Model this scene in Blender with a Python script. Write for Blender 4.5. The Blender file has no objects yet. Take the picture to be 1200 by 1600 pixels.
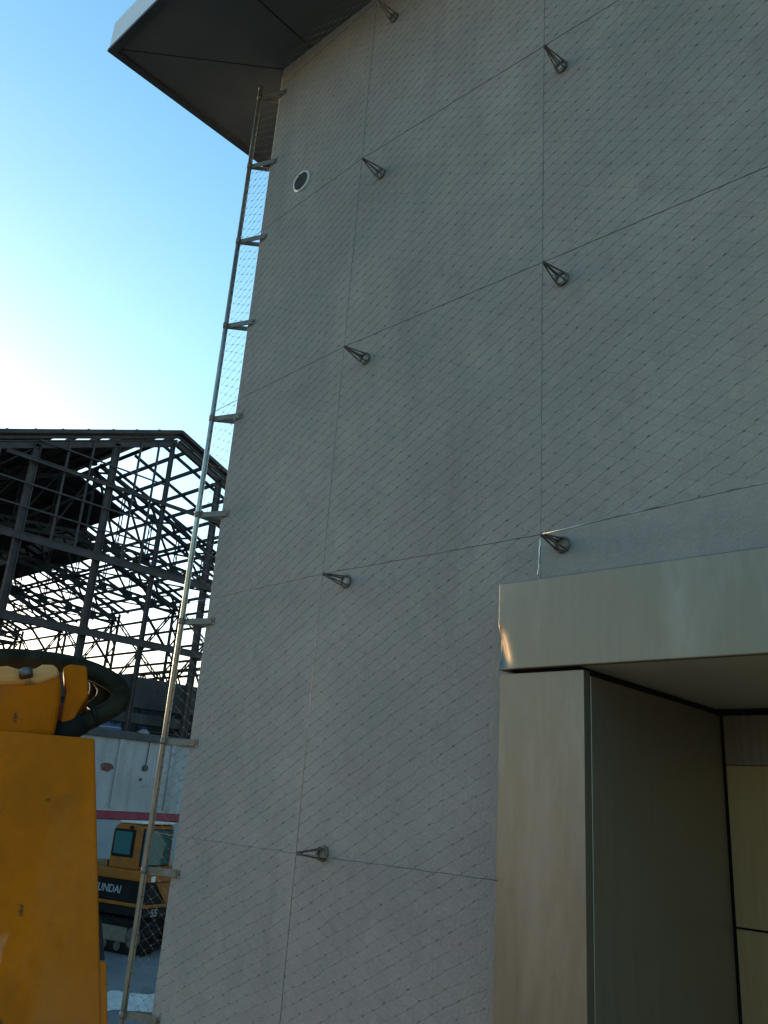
import bpy, bmesh, math, random
from mathutils import Vector, Matrix
random.seed(7)
R = math.radians
S = 4.28            # metres from the camera to the plane of the wire net
H = 3.3             # camera height above the yard
scene = bpy.context.scene
col = scene.collection

# ------------------------------------------------------------------ camera
RIGHT = Vector((0.73949826, 0.66973417, 0.06781202))
DOWN = Vector((-0.17347479, 0.28693593, -0.9421116))
FWD = Vector((-0.65042203, 0.68492621, 0.32837061))
F = 1312.28         # focal length in pixels of the 1200x1600 photograph
cd = bpy.data.cameras.new('camera')
cam = bpy.data.objects.new('camera', cd)
col.objects.link(cam)
cam.matrix_world = Matrix(((RIGHT.x, -DOWN.x, -FWD.x, 0), (RIGHT.y, -DOWN.y, -FWD.y, 0),
                           (RIGHT.z, -DOWN.z, -FWD.z, H), (0, 0, 0, 1)))
cd.sensor_fit = 'VERTICAL'
cd.sensor_height = 24
cd.lens = F / 1600 * 24
cd.clip_start = 0.05
cd.clip_end = 3000
scene.camera = cam

# ------------------------------------------------------------------ light
SUN_EL, SUN_ROT = 3.0, 272.0
w = bpy.data.worlds.new('World')
scene.world = w
w.use_nodes = True
nt = w.node_tree
bg = nt.nodes['Background']
sky = nt.nodes.new('ShaderNodeTexSky')
sky.sky_type = 'NISHITA'
sky.sun_disc = False
sky.sun_elevation = R(SUN_EL)
sky.sun_rotation = R(SUN_ROT)
sky.air_density = 1.0
sky.dust_density = 1.3
sky.ozone_density = 2.6
hs = nt.nodes.new('ShaderNodeHueSaturation')
hs.inputs['Saturation'].default_value = 1.06
hs.inputs['Hue'].default_value = 0.482
nt.links.new(sky.outputs[0], hs.inputs['Color'])
nt.links.new(hs.outputs[0], bg.inputs[0])
bg.inputs[1].default_value = 0.12
sl = bpy.data.lights.new('sun', 'SUN')
sun = bpy.data.objects.new('sun', sl)
col.objects.link(sun)
sl.energy = 1.0
sl.angle = R(4)
sl.color = (1.0, 0.94, 0.62)
sd = Vector((math.sin(R(SUN_ROT)) * math.cos(R(SUN_EL)), math.cos(R(SUN_ROT)) * math.cos(R(SUN_EL)), math.sin(R(SUN_EL))))
sun.rotation_euler = sd.to_track_quat('Z', 'Y').to_euler()
scene.view_settings.view_transform = 'Standard'
scene.view_settings.look = 'None'
scene.view_settings.exposure = 2.97
scene.view_settings.gamma = 1.0


# ------------------------------------------------------------------ helpers
def ray(px, py):
    return RIGHT * (px - 600) + DOWN * (py - 800) + FWD * F


def at_x(px, py, X):
    r = ray(px, py)
    r = r * (X / r.x)
    return Vector((r.x, r.y, r.z + H))


def at_y(px, py, Y):
    r = ray(px, py)
    r = r * (Y / r.y)
    return Vector((r.x, r.y, r.z + H))


def at_d(px, py, d):
    r = ray(px, py).normalized() * d
    return Vector((r.x, r.y, r.z + H))


def frame(d):
    d = d.normalized()
    up = Vector((0, 0, 1)) if abs(d.z) < 0.95 else Vector((0, 1, 0))
    s = d.cross(up).normalized()
    return s, s.cross(d).normalized()


class MB:
    def __init__(self):
        self.v, self.f, self.sm = [], [], []

    def box(self, x0, x1, y0, y1, z0, z1):
        b = len(self.v)
        self.v += [(x0, y0, z0), (x1, y0, z0), (x1, y1, z0), (x0, y1, z0), (x0, y0, z1), (x1, y0, z1), (x1, y1, z1), (x0, y1, z1)]
        for q in ((3, 2, 1, 0), (4, 5, 6, 7), (0, 1, 5, 4), (1, 2, 6, 5), (2, 3, 7, 6), (3, 0, 4, 7)):
            self.f.append([b + i for i in q])
            self.sm.append(False)
        return self

    def beam(self, p, q, wd, ht=None):
        p, q = Vector(p), Vector(q)
        ht = ht or wd
        s, u = frame(q - p)
        b = len(self.v)
        for c in (p, q):
            for a, e in ((-1, -1), (1, -1), (1, 1), (-1, 1)):
                self.v.append(tuple(c + s * (a * wd / 2) + u * (e * ht / 2)))
        for k in ((3, 2, 1, 0), (4, 5, 6, 7), (0, 1, 5, 4), (1, 2, 6, 5), (2, 3, 7, 6), (3, 0, 4, 7)):
            self.f.append([b + i for i in k])
            self.sm.append(False)
        return self

    def ibeam(self, p, q, wd, ht, t=0.02):
        p, q = Vector(p), Vector(q)
        s, u = frame(q - p)
        off = u * (ht / 2 - t / 2)
        self.beam(p + off, q + off, wd, t)
        self.beam(p - off, q - off, wd, t)
        self.beam(p, q, t, ht - 2 * t)
        return self

    def tube(self, pts, r, n=8, cap=True):
        pts = [Vector(p) for p in pts]
        rs = r if isinstance(r, (list, tuple)) else [r] * len(pts)
        b = len(self.v)
        s = None
        for i, p in enumerate(pts):
            d = (pts[min(i + 1, len(pts) - 1)] - pts[max(i - 1, 0)]).normalized()
            if s is None:
                s, u = frame(d)
            else:
                s = (s - d * s.dot(d)).normalized()
                u = s.cross(d)
            for k in range(n):
                a = 2 * math.pi * k / n
                self.v.append(tuple(p + (s * math.cos(a) + u * math.sin(a)) * rs[i]))
        for i in range(len(pts) - 1):
            for k in range(n):
                k2 = (k + 1) % n
                self.f.append([b + i * n + k, b + i * n + k2, b + (i + 1) * n + k2, b + (i + 1) * n + k])
                self.sm.append(n > 4)
        if cap:
            self.f.append([b + k for k in range(n)][::-1])
            self.f.append([b + (len(pts) - 1) * n + k for k in range(n)])
            self.sm += [False, False]
        return self

    def prism(self, poly, ext):
        """planar polygon (list of points) pushed along the vector ext"""
        b = len(self.v)
        n = len(poly)
        ext = Vector(ext)
        for p in poly:
            self.v.append(tuple(Vector(p)))
        for p in poly:
            self.v.append(tuple(Vector(p) + ext))
        self.f.append([b + i for i in range(n)][::-1])
        self.f.append([b + n + i for i in range(n)])
        for i in range(n):
            j = (i + 1) % n
            self.f.append([b + i, b + j, b + n + j, b + n + i])
        self.sm += [False] * (n + 2)
        return self

    def ring(self, c, ax, r, r2, n=24):
        """torus"""
        c, ax = Vector(c), Vector(ax)
        s, u = frame(ax)
        b = len(self.v)
        m = 6
        for i in range(n):
            a = 2 * math.pi * i / n
            d = s * math.cos(a) + u * math.sin(a)
            for k in range(m):
                t = 2 * math.pi * k / m
                self.v.append(tuple(c + d * (r + r2 * math.cos(t)) + ax.normalized() * (r2 * math.sin(t))))
        for i in range(n):
            for k in range(m):
                i2, k2 = (i + 1) % n, (k + 1) % m
                self.f.append([b + i * m + k, b + i2 * m + k, b + i2 * m + k2, b + i * m + k2])
                self.sm.append(True)
        return self

    def disc(self, c, ax, r, t, n=24):
        c, ax = Vector(c), Vector(ax).normalized()
        return self.tube([c, c + ax * t], r, n)

    def build(self, name, mat, parent=None, bevel=0, seg=2):
        me = bpy.data.meshes.new(name)
        me.from_pydata(self.v, [], self.f)
        me.polygons.foreach_set('use_smooth', self.sm)
        bm = bmesh.new()
        bm.from_mesh(me)
        bmesh.ops.recalc_face_normals(bm, faces=bm.faces)
        bm.to_mesh(me)
        bm.free()
        me.materials.append(mat)
        o = bpy.data.objects.new(name, me)
        col.objects.link(o)
        if parent:
            o.parent = parent
            o.matrix_parent_inverse = parent_world(parent).inverted()
        if bevel:
            m = o.modifiers.new('bevel', 'BEVEL')
            m.width = bevel
            m.segments = seg
            m.limit_method = 'ANGLE'
            m.angle_limit = R(40)
            if seg > 1:
                m.harden_normals = False
        return o


def parent_world(o):
    m = Matrix.LocRotScale(o.location, o.rotation_euler, o.scale)
    if o.parent:
        return parent_world(o.parent) @ o.matrix_parent_inverse @ m
    return m


def tag(o, label=None, cat=None, group=None, kind=None):
    if label: o['label'] = label
    if cat: o['category'] = cat
    if group: o['group'] = group
    if kind: o['kind'] = kind
    return o


def thing(name, loc, label, cat, group=None, rz=0):
    o = bpy.data.objects.new(name, None)
    o.empty_display_size = 0.2
    col.objects.link(o)
    o.location = loc
    o.rotation_euler = (0, 0, rz)
    return tag(o, label, cat, group)


def text_mesh(name, body, size, mat, parent, origin, xdir, updir, ext=0.002, shear=0.0):
    cu = bpy.data.curves.new(name, 'FONT')
    cu.body = body
    cu.size = size
    cu.extrude = ext
    cu.shear = shear
    cu.offset = size * 0.018
    t = bpy.data.objects.new(name + '_tmp', cu)
    col.objects.link(t)
    dg = bpy.context.evaluated_depsgraph_get()
    me = bpy.data.meshes.new_from_object(t.evaluated_get(dg))
    bpy.data.objects.remove(t)
    x, u = Vector(xdir).normalized(), Vector(updir).normalized()
    n = x.cross(u)
    M = Matrix(((x.x, u.x, n.x, origin[0]), (x.y, u.y, n.y, origin[1]), (x.z, u.z, n.z, origin[2]), (0, 0, 0, 1)))
    me.transform(M)
    me.materials.clear()
    me.materials.append(mat)
    o = bpy.data.objects.new(name, me)
    col.objects.link(o)
    o.parent = parent
    o.matrix_parent_inverse = parent_world(parent).inverted()
    return o


# ------------------------------------------------------------------ materials
def mat(name, c1, c2=None, scale=3.0, rough=0.8, metal=0.0, bump=0.0, bscale=60.0, stretch=(1, 1, 1), detail=6, lo=0.35, hi=0.65,
        rough2=None, spec=0.5, extra=None):
    m = bpy.data.materials.new(name)
    m.use_nodes = True
    t = m.node_tree
    b = t.nodes['Principled BSDF']
    b.inputs['Roughness'].default_value = rough
    b.inputs['Metallic'].default_value = metal
    b.inputs['Specular IOR Level'].default_value = spec
    tc = t.nodes.new('ShaderNodeTexCoord')
    mp = t.nodes.new('ShaderNodeMapping')
    mp.inputs['Scale'].default_value = stretch
    t.links.new(tc.outputs['Object'], mp.inputs[0])
    if c2 is None:
        b.inputs['Base Color'].default_value = (*c1, 1)
        out = None
    else:
        n = t.nodes.new('ShaderNodeTexNoise')
        n.inputs['Scale'].default_value = scale
        n.inputs['Detail'].default_value = detail
        n.inputs['Roughness'].default_value = 0.62
        t.links.new(mp.outputs[0], n.inputs['Vector'])
        cr = t.nodes.new('ShaderNodeValToRGB')
        cr.color_ramp.elements[0].position = lo
        cr.color_ramp.elements[1].position = hi
        cr.color_ramp.elements[0].color = (*c1, 1)
        cr.color_ramp.elements[1].color = (*c2, 1)
        t.links.new(n.outputs['Fac'], cr.inputs[0])
        t.links.new(cr.outputs[0], b.inputs['Base Color'])
        out = cr.outputs[0]
        if rough2 is not None:
            mr = t.nodes.new('ShaderNodeMapRange')
            mr.inputs['From Min'].default_value = lo
            mr.inputs['From Max'].default_value = hi
            mr.inputs['To Min'].default_value = rough
            mr.inputs['To Max'].default_value = rough2
            t.links.new(n.outputs['Fac'], mr.inputs[0])
            t.links.new(mr.outputs[0], b.inputs['Roughness'])
    # layers: (colour, noise scale, stretch, lo, hi, strength)
    for (c, sc, st, l0, h0, k) in (extra or []):
        mp2 = t.nodes.new('ShaderNodeMapping')
        mp2.inputs['Scale'].default_value = st
        mp2.inputs['Location'].default_value = (sc * 1.7, 3.1, sc)
        t.links.new(tc.outputs['Object'], mp2.inputs[0])
        n2 = t.nodes.new('ShaderNodeTexNoise')
        n2.inputs['Scale'].default_value = sc
        n2.inputs['Detail'].default_value = 8
        n2.inputs['Roughness'].default_value = 0.65
        t.links.new(mp2.outputs[0], n2.inputs['Vector'])
        mr = t.nodes.new('ShaderNodeMapRange')
        mr.inputs['From Min'].default_value = l0
        mr.inputs['From Max'].default_value = h0
        mr.inputs['To Max'].default_value = k
        t.links.new(n2.outputs['Fac'], mr.inputs[0])
        mx = t.nodes.new('ShaderNodeMix')
        mx.data_type = 'RGBA'
        t.links.new(mr.outputs[0], mx.inputs[0])
        if out is not None:
            t.links.new(out, mx.inputs[6])
        else:
            mx.inputs[6].default_value = (*c1, 1)
        mx.inputs[7].default_value = (*c, 1)
        out = mx.outputs[2]
        t.links.new(out, b.inputs['Base Color'])
    if bump:
        n3 = t.nodes.new('ShaderNodeTexNoise')
        n3.inputs['Scale'].default_value = bscale
        n3.inputs['Detail'].default_value = 5
        t.links.new(mp.outputs[0], n3.inputs['Vector'])
        bp = t.nodes.new('ShaderNodeBump')
        bp.inputs['Strength'].default_value = bump
        bp.inputs['Distance'].default_value = 0.01
        t.links.new(n3.outputs['Fac'], bp.inputs['Height'])
        t.links.new(bp.outputs[0], b.inputs['Normal'])
    return m


M = {}
M['render'] = mat('wall_render', (0.257, 0.237, 0.219), (0.308, 0.282, 0.258), 0.9, 0.95, bump=0.8, bscale=48,
                  extra=[((0.180, 0.174, 0.168), 0.5, (1, 1, 0.6), 0.47, 0.70, 0.6), ((0.361, 0.321, 0.284), 20, (1, 1, 1), 0.52, 0.75, 0.55),
                         ((0.198, 0.181, 0.175), 7, (1, 1, 0.7), 0.50, 0.72, 0.55), ((0.370, 0.326, 0.276), 1.1, (1, 1, 0.25), 0.50, 0.72, 0.55),
                         ((0.220, 0.231, 0.206), 2.2, (1, 1, 1), 0.47, 0.66, 0.5), ((0.264, 0.222, 0.219), 2.9, (1, 1, 1), 0.5, 0.68, 0.5),
                         ((0.141, 0.131, 0.123), 90, (1, 1, 1), 0.62, 0.72, 0.55), ((0.167, 0.154, 0.144), 0.9, (2.5, 2.5, 0.12), 0.56, 0.74, 0.5)])
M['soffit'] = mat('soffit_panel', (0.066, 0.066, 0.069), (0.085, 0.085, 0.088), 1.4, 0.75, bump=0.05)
M['fascia'] = mat('white_fascia', (0.62, 0.64, 0.68), (0.7, 0.71, 0.74), 1.5, 0.5)
M['trim'] = mat('dark_trim', (0.03, 0.03, 0.033), (0.05, 0.05, 0.055), 3, 0.6)
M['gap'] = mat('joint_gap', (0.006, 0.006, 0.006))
M['brushed'] = mat('brushed_metal', (0.192, 0.165, 0.125), (0.224, 0.193, 0.148), 2.2, 0.44, 0.78, stretch=(9, 9, 0.6), rough2=0.52,
                   bump=0.04, bscale=30, extra=[((0.20, 0.175, 0.14), 1.6, (1, 1, 0.8), 0.45, 0.7, 0.6), ((0.32, 0.29, 0.245), 2.4, (1.3, 1.3, 0.35), 0.50, 0.70, 0.45),
                          ((0.17, 0.15, 0.12), 9, (1, 1, 0.4), 0.58, 0.75, 0.5)])
M['brushed_dim'] = mat('brushed_metal_inner', (0.22, 0.188, 0.145), (0.26, 0.222, 0.172), 2.0, 0.40, 0.7, stretch=(14, 14, 0.7), rough2=0.5,
                       bump=0.05, bscale=30)
M['brushed_warm_lit'] = mat('brushed_metal_warm_lit', (0.29, 0.205, 0.105), (0.35, 0.25, 0.13), 2.0, 0.45, 0.6, stretch=(14, 14, 0.7), rough2=0.55, bump=0.05, bscale=30)  # warm light on the recess back wall, put into the metal colour
M['brushed_shaded'] = mat('brushed_metal_shaded', (0.15, 0.13, 0.10), (0.2, 0.17, 0.135), 2.0, 0.42, 0.7, stretch=(14, 14, 0.7), rough2=0.5)  # lintel's shadow on the back wall, painted as a darker metal
M['ceiling'] = mat('ceiling_panel', (0.52, 0.48, 0.43), (0.60, 0.55, 0.49), 2.0, 0.35, 0.4, bump=0.04, bscale=30)
M['wire'] = mat('wire', (0.07, 0.066, 0.062), (0.22, 0.21, 0.20), 30, 0.55, 0.3)
M['cable'] = mat('cable', (0.06, 0.06, 0.06), (0.16, 0.155, 0.15), 14, 0.42, 0.7)
M['bright_cable'] = mat('bright_cable', (0.05, 0.05, 0.05), (0.55, 0.55, 0.53), 3.5, 0.3, 0.9)
M['steel'] = mat('dull_steel', (0.07, 0.065, 0.06), (0.19, 0.17, 0.155), 18, 0.5, 0.6, extra=[((0.16, 0.06, 0.03), 12, (1, 1, 1), 0.55, 0.7, 0.7)])
M['galv'] = mat('galvanised_pole', (0.34, 0.32, 0.27), (0.52, 0.50, 0.44), 9, 0.38, 0.8, stretch=(1, 1, 0.4),
                extra=[((0.24, 0.13, 0.08), 2.2, (1, 1, 1), 0.58, 0.7, 0.8), ((0.26, 0.27, 0.12), 3.1, (1, 1, 1), 0.6, 0.7, 0.6)])
M['bracket'] = mat('bracket_steel', (0.16, 0.14, 0.11), (0.24, 0.21, 0.17), 12, 0.55, 0.4, extra=[((0.2, 0.09, 0.05), 6, (1, 1, 1), 0.58, 0.7, 0.5)])
M['patch'] = mat('pale_mortar', (0.42, 0.42, 0.41), (0.52, 0.52, 0.5), 20, 0.9)
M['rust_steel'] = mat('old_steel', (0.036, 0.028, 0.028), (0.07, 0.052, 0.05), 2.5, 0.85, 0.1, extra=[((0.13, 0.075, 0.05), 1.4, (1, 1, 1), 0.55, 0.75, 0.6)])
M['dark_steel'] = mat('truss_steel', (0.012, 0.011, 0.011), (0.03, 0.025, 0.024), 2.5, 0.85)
M['deck'] = mat('roof_boards', (0.018, 0.017, 0.017), (0.035, 0.032, 0.03), 1.2, 0.9, stretch=(1, 5, 1))
M['light_sheet'] = mat('pale_roof_sheet', (0.45, 0.43, 0.38), (0.6, 0.58, 0.52), 1.5, 0.7)
M['concrete'] = mat('old_concrete', (0.014, 0.013, 0.013), (0.05, 0.046, 0.043), 1.2, 0.95, bump=0.3, bscale=12)
M['dark_wall'] = mat('near_black_wall', (0.012, 0.0115, 0.011), (0.03, 0.028, 0.026), 0.8, 0.95)  # near-black inner walls, tone varying at random
M['whitewash'] = mat('whitewashed_wall', (0.31, 0.295, 0.29), (0.40, 0.38, 0.375), 0.8, 0.9, bump=0.2, bscale=9,
                     extra=[((0.24, 0.225, 0.20), 1.3, (1, 3, 0.25), 0.50, 0.70, 0.8), ((0.16, 0.14, 0.13), 4.5, (1, 1, 1), 0.59, 0.70, 0.7)])
M['brick'] = mat('bare_brick', (0.11, 0.035, 0.03), (0.2, 0.08, 0.07), 14, 0.95)
M['red_stripe'] = mat('dark_red_paint', (0.22, 0.02, 0.04), (0.28, 0.035, 0.055), 3, 0.7, extra=[((0.35, 0.33, 0.33), 7, (1, 1, 1), 0.66, 0.72, 0.6)])
M['blue_wall'] = mat('blue_grey_paint', (0.22, 0.25, 0.28), (0.28, 0.31, 0.34), 1.4, 0.85)
M['orange'] = mat('orange_paint', (0.46, 0.105, 0.003), (0.55, 0.135, 0.004), 1.6, 0.75, spec=0.06,
                  extra=[((0.28, 0.08, 0.006), 1.7, (1, 1, 0.5), 0.45, 0.66, 0.8), ((0.38, 0.09, 0.004), 30, (1, 1, 1), 0.45, 0.7, 0.5), ((0.42, 0.14, 0.035), 3.0, (1, 1, 0.3), 0.52, 0.70, 0.6), ((0.62, 0.40, 0.26), 5.0, (1, 1, 0.25), 0.66, 0.73, 0.6),
                         ((0.08, 0.04, 0.02), 14, (1, 1, 1), 0.645, 0.69, 0.85), ((0.20, 0.07, 0.012), 5.5, (1, 1, 1), 0.52, 0.72, 0.6)])
M['skylit_orange'] = mat('skylit_orange_paint', (0.60, 0.22, 0.04), (0.62, 0.30, 0.11), 4, 0.6, extra=[((0.12, 0.07, 0.04), 11, (1, 1, 1), 0.62, 0.7, 0.7)])  # boom end's top where it catches the sky, painted as lighter orange
M['far_orange'] = mat('machine_orange', (0.29, 0.09, 0.010), (0.37, 0.13, 0.018), 3, 0.6, spec=0.25, extra=[((0.16, 0.09, 0.05), 3.5, (1, 1, 1), 0.5, 0.66, 0.7)])
M['black_paint'] = mat('black_panel', (0.006, 0.006, 0.007), (0.016, 0.016, 0.017), 4, 0.55, spec=0.15)
M['rubber'] = mat('black_rubber', (0.008, 0.008, 0.008), (0.02, 0.018, 0.016), 8, 0.85, spec=0.15, bump=0.3, bscale=40)
M['hose'] = mat('hose_sleeve', (0.013, 0.012, 0.007), (0.03, 0.027, 0.017), 16, 0.85, spec=0.12, bump=0.4, bscale=120)
M['white_paint'] = mat('white_letters', (0.62, 0.62, 0.64), (0.72, 0.72, 0.74), 9, 0.6)
M['letters'] = mat('faded_letters', (0.26, 0.27, 0.29), (0.38, 0.39, 0.41), 12, 0.7, extra=[((0.05, 0.05, 0.05), 22, (1, 1, 1), 0.56, 0.66, 0.7)])
M['pale_roof'] = mat('pale_cab_roof', (0.6, 0.5, 0.38), (0.72, 0.65, 0.55), 4, 0.6)
M['blue'] = mat('blue_plastic', (0.05, 0.20, 0.62), (0.09, 0.28, 0.7), 5, 0.45)
M['ground'] = mat('yard_dirt', (0.50, 0.35, 0.20), (0.62, 0.44, 0.26), 0.5, 0.95, bump=0.5, bscale=6,
                  extra=[((0.16, 0.13, 0.10), 1.3, (1, 1, 1), 0.58, 0.72, 0.7)])
M['slab'] = mat('yard_slab', (0.11, 0.107, 0.11), (0.18, 0.176, 0.18), 0.8, 0.95, bump=0.4, bscale=7,
                extra=[((0.09, 0.085, 0.085), 2.3, (1, 1, 1), 0.56, 0.72, 0.6)])
M['dust'] = mat('pale_dust', (0.45, 0.43, 0.41), (0.60, 0.58, 0.55), 5, 0.95, bump=0.7, bscale=14, extra=[((0.2, 0.19, 0.18), 9, (1, 1, 1), 0.58, 0.68, 0.7)])
g = bpy.data.materials.new('cab_glass')
g.use_nodes = True
gb = g.node_tree.nodes['Principled BSDF']
gb.inputs['Base Color'].default_value = (0.03, 0.12, 0.12, 1)
gb.inputs['Roughness'].default_value = 0.06
gb.inputs['Specular IOR Level'].default_value = 0.8
M['glass'] = g

# ------------------------------------------------------------------ ground
gm = MB()
N = 40
for i in range(N + 1):
    for j in range(N + 1):
        x, y = -40 + 80 * i / N, -40 + 80 * j / N
        far = 1.0
        if i in (0, N): x *= 30
        if j in (0, N): y *= 30
        z = 0.03 * math.sin(x * 1.3 + y * 0.4) * math.sin(y * 1.1) if (0 < i < N and 0 < j < N) else 0
        gm.v.append((x, y, z - 0.02))
for i in range(N):
    for j in range(N):
        a = i * (N + 1) + j
        gm.f.append([a, a + N + 1, a + N + 2, a + 1])
        gm.sm.append(True)
tag(gm.build('ground', M['ground']), kind='structure')

pv = MB()
pv.box(-60, -9.2, -30, 40, -0.3, 0.04)
tag(pv.build('pavement', M['slab']), kind='structure')
rp = random.Random(5)
def at_z(px, py, z):
    q = ray(px, py)
    q = q * ((z - H) / q.z)
    return Vector((q.x, q.y, q.z + H))
a_, c_ = at_z(150, 1566, 0.05), at_z(262, 1568, 0.05)
dp = MB()
top = []
for i in range(15):
    t = -0.3 + 1.6 * i / 14
    m_ = a_.lerp(c_, t)
    top.append((m_, 0.75 + rp.uniform(-.2, .2), 0.55 + rp.uniform(-.15, .15)))
for m_, u_, d_ in top:
    for q, hz in ((-d_, 0.002), (-d_ * 0.5, 0.05 + rp.uniform(0, .05)), (0, 0.08 + rp.uniform(0, .06)), (u_ * .5, 0.05 + rp.uniform(0, .05)), (u_, 0.002)):
        dp.v.append((m_.x - 0.8 * q, m_.y + 0.55 * q, 0.042 + hz))
for i in range(14):
    for k in range(4):
        b0 = i * 5 + k
        dp.f.append([b0, b0 + 1, b0 + 6, b0 + 5])
        dp.sm.append(True)
tag(dp.build('gravel_spill', M['dust']), kind='structure')

# ------------------------------------------------------------------ rendered building
WX = -1.515 * S             # left corner of the wall
WY = 1.06 * S               # face of the wall
SZ = H + 1.91 * S           # underside of the eaves
NET = S                     # plane of the wire net
DX0, DX1 = -0.698 * S, 2.42  # outer edges of the entrance surround
LT = H + 0.318 * S          # top of the lintel
bld = thing('rendered_building', (WX, WY, 0), 'tall grey rendered building wall with a deep overhanging eave, filling the right of the view', 'building')
b = MB()
b.prism([(WX, WY, -0.3), (DX0 + 0.02, WY, -0.3), (DX0 + 0.02, WY, LT - 0.02), (DX1 - 0.02, WY, LT - 0.02), (DX1 - 0.02, WY, -0.3), (14, WY, -0.3), (14, WY, SZ), (WX, WY, SZ)], (0, 0.4, 0))
b.build('front_wall', M['render'], bld, 0.012, 2)
b = MB()
b.box(WX, WX + 0.4, WY + 0.401, 15, -0.3, SZ)
b.box(13.6, 14, WY + 0.4, 15, -0.3, SZ)
b.box(WX + 0.4, 13.6, 14.6, 15, -0.3, SZ)
b.build('side_wall', M['render'], bld)
# eaves
EX, EY = -7.86, 3.06
eb = MB()
cx, cy = WX, WY
GA = 0.012
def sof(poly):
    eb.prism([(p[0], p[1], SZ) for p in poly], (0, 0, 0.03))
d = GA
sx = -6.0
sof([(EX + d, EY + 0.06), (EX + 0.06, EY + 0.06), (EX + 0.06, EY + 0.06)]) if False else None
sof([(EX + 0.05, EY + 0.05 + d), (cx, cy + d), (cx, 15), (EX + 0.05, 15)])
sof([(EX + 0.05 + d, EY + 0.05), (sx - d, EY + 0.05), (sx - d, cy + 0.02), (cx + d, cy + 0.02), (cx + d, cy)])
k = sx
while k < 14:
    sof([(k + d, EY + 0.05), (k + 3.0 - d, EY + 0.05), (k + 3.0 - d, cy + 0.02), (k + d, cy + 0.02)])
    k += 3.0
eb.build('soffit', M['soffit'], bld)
r = MB()
r.box(EX + 0.04, 14.5, EY + 0.04, 15.5, SZ + 0.034, SZ + 0.36)
r.build('roof', M['trim'], bld)
r = MB()
r.box(EX - 0.02, 14.6, EY - 0.02, EY + 0.038, SZ - 0.01, SZ + 0.40)
r.box(EX - 0.02, EX + 0.038, EY + 0.038, 15.6, SZ - 0.01, SZ + 0.40)
r.build('fascia', M['fascia'], bld, 0.004)
r = MB()
r.box(EX - 0.03, 14.6, EY - 0.03, EY + 0.055, SZ - 0.05, SZ - 0.011)
r.box(EX - 0.03, EX + 0.055, EY + 0.055, 15.6, SZ - 0.05, SZ - 0.011)
r.build('drip_edge', M['trim'], bld)
# round vent
vc = at_y(472, 284, WY)
v = MB()
v.disc(vc + Vector((0, 0.004, 0)), (0, -1, 0), 0.105, 0.02, 32)
vent = v.build('air_vent', M['trim'], bld)
v = MB()
v.ring(vc + Vector((0, -0.008, 0)), (0, 1, 0), 0.112, 0.013, 36)
v.build('rim', M['white_paint'], vent)
v = MB()
for i in range(-4, 5):
    h = math.sqrt(max(0, 0.1 ** 2 - (i * 0.022) ** 2))
    v.beam(vc + Vector((-h, -0.022, i * 0.022)), vc + Vector((h, -0.022, i * 0.022)), 0.008, 0.006)
v.build('grille', M['steel'], vent)

# ------------------------------------------------------------------ entrance surround
CZ = H + 0.192 * S          # ceiling of the recess
RX = -0.565 * S             # reveal
BY = 1.46 * S               # back of the recess
RX1 = 1.3
ent = thing('entrance_surround', (DX0, NET, 0), 'brushed metal entrance surround with a deep dark recess, bottom right against the grey wall', 'entrance')
b = MB()
b.box(DX0, DX0 + 0.04, NET + 0.013, WY + 0.02, CZ, LT)
b.box(DX0 + 0.04, DX1, NET + 0.013, WY + 0.02, LT - 0.04, LT - 0.001)
xs = [DX0 + 0.005 * i for i in range(41)] + [DX0 + 0.2 + (DX1 - DX0 - 0.2) * i / 12 for i in range(1, 13)]
zs = [CZ + (LT - CZ) * i / 70 for i in range(71)]
nb = len(b.v)
for x in xs:
    for z in zs:
        u_, t_ = (x - DX0), (z - CZ)
        uc = 0.030 - 0.30 * (t_ - 0.05)
        dent = 0.036 * math.exp(-((u_ - uc) / 0.052) ** 2) * math.exp(-((t_ - 0.135) / 0.115) ** 4)
        b.v.append((x, NET - 0.03 + dent + 0.0012 * math.sin(x * 5 + z * 2), z))
nz = len(zs)
for i in range(len(xs) - 1):
    for k in range(nz - 1):
        q_ = nb + i * nz + k
        b.f.append([q_, q_ + nz, q_ + nz + 1, q_ + 1])
        b.sm.append(True)
rim_ = [nb + i * nz for i in range(len(xs))] + [nb + (len(xs) - 1) * nz + k for k in range(1, nz)] + [nb + i * nz + nz - 1 for i in range(len(xs) - 2, -1, -1)] + [nb + k for k in range(nz - 2, 0, -1)]
bk = len(b.v)
for q_ in rim_:
    p_ = b.v[q_]
    b.v.append((p_[0], NET + 0.012, p_[2]))
for i in range(len(rim_)):
    j = (i + 1) % len(rim_)
    b.f.append([rim_[i], rim_[j], bk + j, bk + i])
    b.sm.append(False)
b.f.append([bk + i for i in range(len(rim_))])
b.sm.append(False)
b.build('lintel', M['brushed'], ent)
for x0, x1, nm in ((DX0, RX, 'l'), (RX1, DX1, 'r')):
    b = MB()
    b.box(x0, x1, NET, NET + 0.07, -0.2, CZ - 0.022)
    b.build('jamb', M['brushed'], ent, 0.002, 1)
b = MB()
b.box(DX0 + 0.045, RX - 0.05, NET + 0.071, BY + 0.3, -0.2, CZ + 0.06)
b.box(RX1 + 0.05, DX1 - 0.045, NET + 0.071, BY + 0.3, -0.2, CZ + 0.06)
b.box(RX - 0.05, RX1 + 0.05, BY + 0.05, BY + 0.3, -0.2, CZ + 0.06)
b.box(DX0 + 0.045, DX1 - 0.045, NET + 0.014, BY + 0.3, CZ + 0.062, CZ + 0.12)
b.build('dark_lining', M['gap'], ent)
b = MB()
b.box(RX - 0.04, RX - 0.002, NET + 0.085, BY - 0.012, -0.2, CZ - 0.045)
b.build('reveal_panel', M['brushed_dim'], ent, 0.003, 1)
b = MB()
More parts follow.
